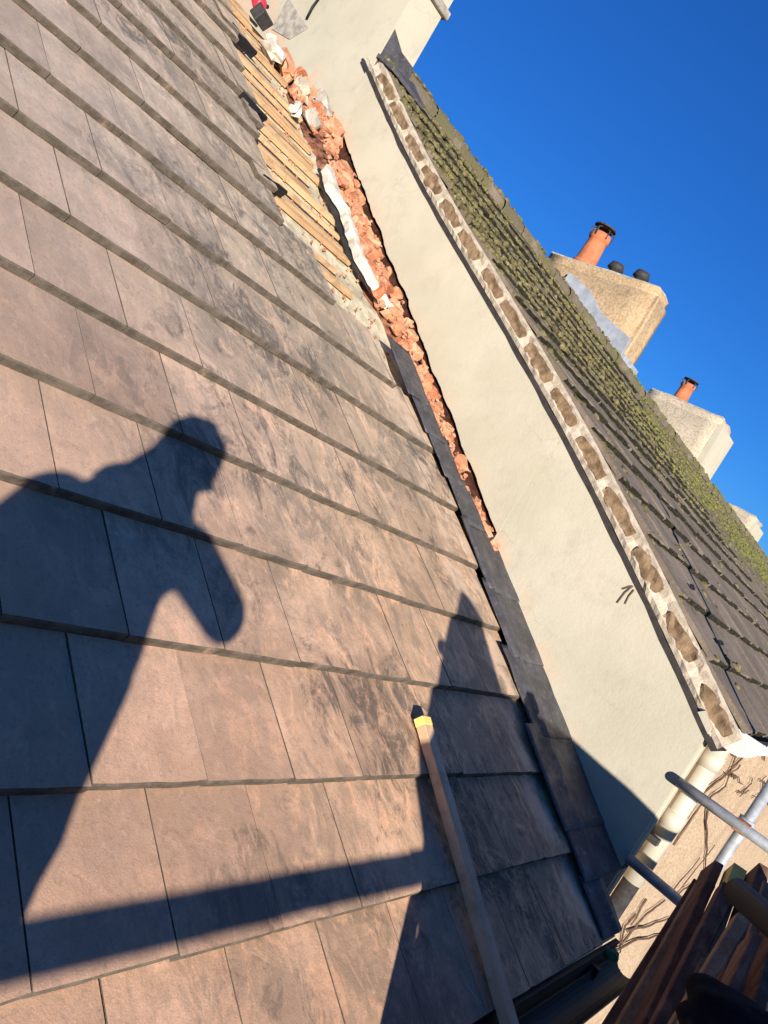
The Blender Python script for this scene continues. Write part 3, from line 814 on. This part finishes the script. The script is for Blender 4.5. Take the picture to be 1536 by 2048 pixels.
pot(e1, *F(10.6, 6.86, 3.86), .56, .17)
for y in (6.28, 5.84):
    c = MB().tube([F(10.5, y, 3.82), F(10.5, y, 3.93), F(10.5, y, 3.94), F(10.5, y, 4.03)], [.08, .08, .13, .10], 14).build('flue_cowl', M['darkmetal'], e1, True)
mb = MB().prism([F(10.29, 5.33, 2.62), F(10.29, 5.33, 3.0), F(10.29, 5.95, 3.20), F(10.29, 6.3, 3.44), F(10.29, 6.78, 3.60), F(10.29, 6.85, 3.2), F(10.29, 6.3, 2.5)], (-.04, 0, 0)); mb.build('lead_flashing_sheet', LG, e1, bevel=.003)
MB().box(F(10.30, 5.28, 2.3), F(10.9, 5.345, 2.78)).build('lead_apron', LG, e1, bevel=.004)
e2, F = chimney(15.19, 16.2, 5.33, 7.0, 3.66, 'roughg', True, 'grey tan chimney with bright cream street side and small clay pot')
pot(e2, *F(15.5, 6.42, 3.68), .42, .15)
MB().box(F(15.16, 5.25, 2.2), F(16.3, 5.31, 2.62)).build('lead_apron', M['lead'], e2)
e3, F = chimney(20.8, 21.9, 5.30, 6.5, 3.10, 'roughg', True, 'low pale chimney farthest away on the ridge at the right edge')

# ================================================================== our gutter
og = empty('black_gutter', (0, .40, -1.30)); tag(og, 'black half round gutter along the eaves of the nearest roof', 'gutter')
mb = MB()
for x in (-2.5, 3.62):
    for i in range(n + 1):
        a = math.pi + math.pi * i / n; mb.v.append((x, .06 * math.cos(a), .06 * math.sin(a)))
for i in range(n): mb.f.append((i, i + 1, i + n + 2, i + n + 1))
o = mb.build('gutter_trough', M['black'], og, True); s = o.modifiers.new('t', 'SOLIDIFY'); s.thickness = .004
MB().box((-2.5, .075, -.16), (3.60, .095, .045)).build('fascia_board', M['black'], og)
for x in [-1.6, -.6, .4, 1.4, 2.4, 3.3]: MB().box((x, .04, -.07), (x + .03, .075, .01)).build('gutter_bracket', M['black'], og)
ow = MB().box((-3, .58, -7.2), (3.90, .8, -1.40)).build('own_house_wall', M['render']); tag(ow, 'cream front wall of the nearest house under its black gutter', 'house')

# ================================================================== loose lath on the tiles
la = empty('loose_batten', ORG + UU * .55 + NN * .004 + Vector((2.44, 0, 0)), (PITCH, 0, 0)); la.matrix_world = Matrix.Translation(la.location) @ Matrix.Rotation(PITCH, 4, 'X') @ Matrix.Rotation(-.035, 4, 'Z')
tag(la, 'long brown wooden batten with yellow tip lying down the slope of brown tiles', 'batten')
MB().box((-.024, -1.75, .0), (.030, .0, .036)).build('shaft', M['lath'], la, bevel=.002)
MB().box((-.025, .0, -.001), (.031, .030, .037)).build('yellow_tip', M['yellow'], la, bevel=.002)

# red power tool at the ridge
P = roofp(497, 22); tl = empty('power_tool', ORG + UU * (P.y - .02) + NN * .02 + Vector((P.x, 0, 0)), (PITCH, 0, .3))
tag(tl, 'red power tool with dark metal foot at the top of the brown roof', 'power tool')
MB().tube([(-.06, .20, .10), (-.02, .10, .09), (.0, .0, .07), (.01, -.05, .05)], [.03, .045, .05, .035], 12).build('tool_body', M['red'], tl, True)
MB().box((-.05, -.12, .0), (.09, -.03, .09), jit=.006).build('tool_foot', M['darkmetal'], tl, bevel=.006)
MB().tube([(.03, .02, .08), (.10, .05, .10)], .014, 8).build('side_handle', M['black'], tl, True)

# ================================================================== scaffold
sc = empty('scaffold', (3.5, .33, -1.65)); tag(sc, 'galvanised scaffold tubes and couplers standing at the corner of the cream wall', 'scaffold')
def S3(x, y, z): return Vector((x - 3.5, y - .33, z + 1.65))
def htube(name, pts, rad=.0242, seg=16, mt='galv'):
    o = MB().tube([S3(*p) for p in pts], rad, seg, cap=False).build(name, M[mt], sc, True)
    s = o.modifiers.new('t', 'SOLIDIFY'); s.thickness = .004; s.offset = -1; return o
htube('standard', [(3.95, .365, -7.2), (3.95, .365, .9)])
htube('transom', [(3.87, -.85, -.615), (3.87, .30, -.618), (3.87, .665, -.622)])
htube('transom', [(3.87, -.85, -1.05), (3.87, .668, -1.035)])
htube('standard', [(3.95, -.75, -7.2), (3.95, -.75, -.55)])
htube('standard', [(1.14, -.75, -7.2), (1.14, -.75, -.06)])
htube('standard', [(-1.6, -.75, -7.2), (-1.6, -.75, -.65)])
htube('guard_rail', [(-2.6, -.70, -.765), (4.0, -.70, -.775)], .030)
htube('ledger', [(-2.6, -.70, -1.72), (3.7, -.70, -1.72)])
htube('ledger', [(-2.6, .36, -1.76), (3.7, .36, -1.76)])
htube('transom', [(1.2, -.85, -1.70), (1.2, .45, -1.70)])
def coupler(x, y, z):
    c = MB().tube([S3(x, y, z - .035), S3(x, y, z + .035)], .036, 12).build('coupler', M['galv'], sc, True)
    MB().box(S3(x - .075, y - .03, z - .028), S3(x - .03, y + .03, z + .028), jit=.003).build('clamp', M['rust'], c, bevel=.004)
    MB().tube([S3(x - .055, y + .028, z), S3(x - .055, y + .075, z)], .009, 6).build('bolt', M['rust'], c)
for q in [(3.93, .365, -.618), (3.93, .365, -1.04), (1.14, -.75, -.77), (3.95, -.75, -.77), (-1.6, -.75, -.77)]: coupler(*q)
x0 = -2.5
for k, y in enumerate((-.66, -.43, -.20, .03)):
    o = MB().box((x0, y, -1.695), (3.88, y + .225, -1.657)).build('scaffold_board', M['board'], None, bevel=.003)
    tag(o, ['outermost scaffold board under the guard rail', 'scaffold board second from the outside of the platform', 'scaffold board third from the outside of the platform', 'scaffold board nearest the house wall'][k] + ', rough grey wood', 'board', 'boards of the scaffold platform')

# unseen sheet added by the guard rail, cut to cast the right-hand shadow
pl = [(.70, -1.60), (.728, -.983), (.761, -.93), (.853, -.882), (.926, -.905), (.926, -.807), (.852, -.73), (.778, -.587), (.759, -.496), (.834, -.431), (.93, -.25), (1.067, -.002),
      (1.16, -.03), (1.299, -.12), (1.311, -.354), (1.425, -.442), (1.62, -.585), (1.70, -.575), (1.69, -.467), (2.217, -.457), (2.41, -.514), (2.54, -.545), (2.547, -.565), (2.687, -.592), (3.0, -.70), (3.05, -1.60)]
bm = bmesh.new(); vs = [bm.verts.new((x, -.75, z)) for x, z in pl]; bm.faces.new(vs)
bmesh.ops.triangulate(bm, faces=bm.faces)
for v in bm.verts: v.co.y += .012 * math.sin(v.co.x * 9 + v.co.z * 4)
me = bpy.data.meshes.new('shade_caster'); bm.to_mesh(me); bm.free(); me.materials.append(M['caster'])
tp = bpy.data.objects.new('shade_caster', me); col.objects.link(tp); s = tp.modifiers.new('t', 'SOLIDIFY'); s.thickness = .008
tag(tp, 'unseen dark sheet added at the scaffold guard rail to cast shadow on the roof', 'shade_caster')

# ------------------------------------------------------------------ pile of upright old timbers
def plank(p0, p1, w, t, mt, name, label, spin=0, tip=None):
    p0, p1 = Vector(p0), Vector(p1); d = (p1 - p0); L = d.length; q = d.to_track_quat('Z', 'X')
    e = MB().box((-w / 2, -t / 2, 0), (w / 2, t / 2, L), jit=.003).build(name, M[mt], None, bevel=.003, loc=p0)
    e.rotation_mode = 'QUATERNION'; from mathutils import Quaternion
    e.rotation_quaternion = q @ Quaternion((0, 0, 1), spin); tag(e, label, 'timber', 'old timbers leaning in the scaffold corner')
    if tip: MB().box((-w / 2 - .001, -t / 2 - .001, L - .09), (w / 2 + .001, t / 2 + .001, L + .004)).build('painted_end', M[tip], e)
    return e
def dpt(px, py, d): w = ray(px, py); return w * (d / w.length)
TB = [  # top px, bottom px, top dist, bottom dist, width, thickness, material, label
    ((1392, 1772), (1195, 2085), 2.75, 2.60, .075, .03, 'oldwood', 'leftmost dark brown plank of the leaning pile, beside the scaffold upright'),
    ((1412, 1768), (1235, 2085), 2.70, 2.52, .06, .045, 'paleold', 'brown stick with pale edge second from the left in the pile'),
    ((1425, 1735), (1268, 2090), 2.66, 2.45, .10, .03, 'oldwood', 'wide dark plank standing highest in the left of the pile'),
    ((1452, 1780), (1300, 2090), 2.55, 2.38, .07, .04, 'oldwood', 'dark timber in the middle of the pile below the yellow end'),
    ((1470, 1745), (1345, 2085), 2.62, 2.36, .06, .035, 'paleold', 'brown batten with yellow painted end standing in the pile'),
    ((1482, 1838), (1330, 2090), 2.30, 2.20, .06, .03, 'paleold', 'short mid brown board leaning in front of the dark planks'),
    ((1515, 1745), (1400, 2085), 2.60, 2.35, .09, .03, 'oldwood', 'dark plank under the crossing tube at the right edge'),
    ((1532, 1770), (1440, 2085), 2.55, 2.32, .04, .03, 'paleold', 'thin pale edged lath at the right edge of the pile'),
    ((1500, 1880), (1405, 2085), 2.15, 2.05, .10, .02, 'oldwood', 'broad dark board low in the pile above the black sack'),
    ((1560, 1790), (1480, 2085), 2.50, 2.30, .10, .03, 'oldwood', 'rightmost dark plank partly outside the picture'),
    ((1392, 2000), (1350, 2100), 1.95, 1.9, .055, .025, 'paleold', 'short brown offcut lying beside the black sack'),
]
for (a, b, da, db, w, t, mt, lb) in TB:
    A = dpt(*a, da); B = dpt(*b, db); d = (B - A).normalized(); 
    if d.z < -.2 and B.z > -1.64: B = A + d * ((-1.64 - A.z) / d.z)
    plank(B, A, w, t, mt, 'timber_plank', lb, 0, 'yellow' if 'yellow painted' in lb else None)
A, B = dpt(1472, 1782, 1.75), dpt(1580, 1878, 1.62)
o = MB().tube([A, B, B + (B - A) * .5], .0242, 16, cap=False).build('loose_tube', M['black'], None, True); s = o.modifiers.new('t', 'SOLIDIFY'); s.thickness = .003
tag(o, 'dark painted scaffold tube crossing in front of the timber pile at right', 'tube')
P = dpt(1500, 2100, 1.75)
o = MB().blob(P, (.15, .13, .055), 4, .10, 7.7, 1.9).build('black_sack', simple('black_woven_cloth', (.010, .010, .011), .95, .05, 0, .3, 30, .5, 160), None, True); tag(o, 'crumpled black rubble sack below the timbers in the bottom right corner', 'sack')
P = aty(1222, 1908, .44)
o = MB().blob(P, (.03, .03, .02), 2, .5, 2.2).build('green_rag', M['green'], None, True); tag(o, 'small dark green rag at the end of the black gutter', 'rag')

# ================================================================== photographer on the scaffold, behind the lens
person = empty('person', (-.35, -.38, -1.657)); tag(person, 'person in navy jacket and grey trousers standing on the scaffold boards holding a phone', 'person')
def skin(name, joints, edges, mat, sub=2, parent=person):
    pv = Vector((-.35, -.38, -1.657)); mb = MB(); small = max(r_ for _, r_ in joints.values()) < .02
    for k, (p, r_) in joints.items(): mb.blob(Vector(p) - pv, (r_, r_, r_), 2, 0)
    for a_, b_e in edges:
        (p, r1), (q, r2) = joints[a_], joints[b_e]; p = Vector(p) - pv; q = Vector(q) - pv
        mb.tube([p.lerp(q, t / 4) for t in range(5)], [r1 + (r2 - r1) * t / 4 for t in range(5)], 14)
    o = mb.build(name, mat, parent, True)
    m = o.modifiers.new('r', 'REMESH'); m.mode = 'VOXEL'; m.voxel_size = .0035 if small else .012; m.use_smooth_shade = True
    m = o.modifiers.new('s', 'SMOOTH'); m.iterations = 3 if small else 5
    return o
J = dict(
 pelvis=((-.35, -.385, -.70), .125), belly=((-.365, -.372, -.48), .125), chest=((-.385, -.325, -.30), .13), neck=((-.325, -.30, -.14), .055), skull=((-.268, -.252, -.01), .070), crown=((-.268, -.236, .040), .066), jaw=((-.236, -.275, -.045), .048),
 rsh=((-.262, -.425, -.205), .062), relb=((-.062, -.470, -.325), .046), rwr=((-.150, -.225, -.170), .030), rhand=((-.110, -.105, -.055), .036),
 lsh=((-.50, -.205, -.225), .065), lelb=((-.52, -.15, -.42), .05), lwr=((-.27, -.06, -.17), .030), lhand=((-.17, -.04, -.05), .034),
 rhip=((-.345, -.42, -.76), .095), rkn=((-.33, -.40, -1.16), .062), ran=((-.30, -.45, -1.58), .045), rtoe=((-.18, -.36, -1.625), .035),
 lhip=((-.46, -.29, -.76), .095), lkn=((-.50, -.25, -1.16), .062), lan=((-.52, -.29, -1.58), .045), ltoe=((-.40, -.20, -1.625), .035))
Ed = [('pelvis', 'belly'), ('belly', 'chest'), ('chest', 'neck'), ('neck', 'skull'), ('skull', 'crown'), ('skull', 'jaw'), ('chest', 'rsh'), ('rsh', 'relb'), ('relb', 'rwr'), ('rwr', 'rhand'), ('chest', 'lsh'), ('lsh', 'lelb'), ('lelb', 'lwr'), ('lwr', 'lhand'),
      ('pelvis', 'rhip'), ('rhip', 'rkn'), ('rkn', 'ran'), ('ran', 'rtoe'), ('pelvis', 'lhip'), ('lhip', 'lkn'), ('lkn', 'lan'), ('lan', 'ltoe')]
skin('body', J, Ed, M['skin'])
jk = {k: (J[k][0], J[k][1] * 1.14 + .004) for k in ('belly', 'chest', 'rsh', 'relb', 'lsh', 'lelb')}
jk['relb'] = (J['relb'][0], .060)
jk['hem'] = ((-.36, -.375, -.66), .145)
jk['rwr'] = ((-.140, -.250, -.190), .037); jk['lwr'] = ((-.285, -.053, -.19), .037)
skin('jacket', jk, [('hem', 'belly'), ('belly', 'chest'), ('chest', 'rsh'), ('rsh', 'relb'), ('relb', 'rwr'), ('chest', 'lsh'), ('lsh', 'lelb'), ('lelb', 'lwr')], M['jacket'])
tj = {k: (J[k][0], J[k][1] * 1.12 + .004) for k in ('pelvis', 'rhip', 'rkn', 'lhip', 'lkn')}
tj['ran'] = ((-.302, -.45, -1.55), .06); tj['lan'] = ((-.52, -.29, -1.55), .06)
skin('trousers', tj, [('pelvis', 'rhip'), ('rhip', 'rkn'), ('rkn', 'ran'), ('pelvis', 'lhip'), ('lhip', 'lkn'), ('lkn', 'lan')], M['trousers'])
for a, b in (((-.30, -.45, -1.60), (-.17, -.35, -1.62)), ((-.52, -.29, -1.60), (-.39, -.19, -1.62))):
    skin('boot', {'a': (a, .052), 'b': (b, .042)}, [('a', 'b')], M['black'])
pv = Vector((-.35, -.38, -1.657))
MB().blob(Vector((-.275, -.262, .045)) - pv, (.092, .098, .085), 3, .12, 1.3).build('hair', M['hair'], person, True)
MB().blob(Vector((-.372, -.238, -.135)) - pv, (.085, .08, .055), 3, .2, 4).build('hood', M['jacket'], person, True)
MB().blob(Vector((-.45, -.24, -.33)) - pv, (.13, .12, .17), 3, .1, 6).build('jacket_front', M['jacket'], person, True)
# face towards the roof (+x +y)
hd = Vector((.65, .75, -.05)).normalized(); sd = Vector((hd.y, -hd.x, 0)).normalized(); hc = Vector((-.262, -.245, -.01)) - pv
MB().blob(hc + hd * .088 + Vector((0, 0, -.012)), (.013, .013, .022), 2, .1, 1).build('nose', M['skin'], person, True)
for s_ in (-1, 1):
    MB().blob(hc + hd * .078 + sd * .032 * s_ + Vector((0, 0, .012)), (.011, .011, .008), 2, 0, 1).build('eye', M['white'], person, True)
    MB().blob(hc + sd * .088 * s_, (.014, .014, .028), 2, .2, 1).build('ear', M['skin'], person, True)
MB().blob(hc + hd * .080 + Vector((0, 0, -.048)), (.018, .018, .006), 2, 0, 1).build('mouth', M['red'], person, True)
def fingers(base, tipdir, side, thumb):
    for i in range(4):
        L = (.038, .044, .042, .033)[i]; b = Vector(base) + Vector(side) * (i - 1.5) * .019
        p1 = b + Vector(tipdir) * L; p2 = p1 + (Vector(tipdir) * .5 + Vector(thumb) * .85).normalized() * L * .7
        skin('finger', {'a': (b, .010), 'b': (p1, .009), 'c': (p2, .0075)}, [('a', 'b'), ('b', 'c')], M['skin'], 1)
    b = Vector(base) + Vector(thumb) * .02 - Vector(tipdir) * .02
    skin('thumb', {'a': (b, .012), 'b': (b + (Vector(thumb) + Vector(tipdir)).normalized() * .035, .010), 'c': (b + Vector(thumb) * .03 + Vector(tipdir) * .045, .009)}, [('a', 'b'), ('b', 'c')], M['skin'], 1)
upr = b_  # camera back axis
fingers((-.062, -.115, -.055), (r * -.3 + u_ * .2 + -b_ * -.2).normalized(), u_, (-r * .8 + b_ * .3))
fingers((-.165, -.03, -.045), (r * .6 + u_ * .4).normalized(), u_, (r * .5 + b_ * .6))
MB().blob(Vector((-.120, -.085, -.03)) - pv, (.055, .05, .06), 3, .1, 3).build('palm', M['skin'], person, True)
# phone: its lens is the camera
ph = MB().box((-.055, -.125, .012), (.020, .022, .020)).build('smartphone', M['black'], None, bevel=.002)
ph.matrix_world = camo.matrix_world.copy(); tag(ph, 'black smartphone held up in both hands of the person', 'phone')
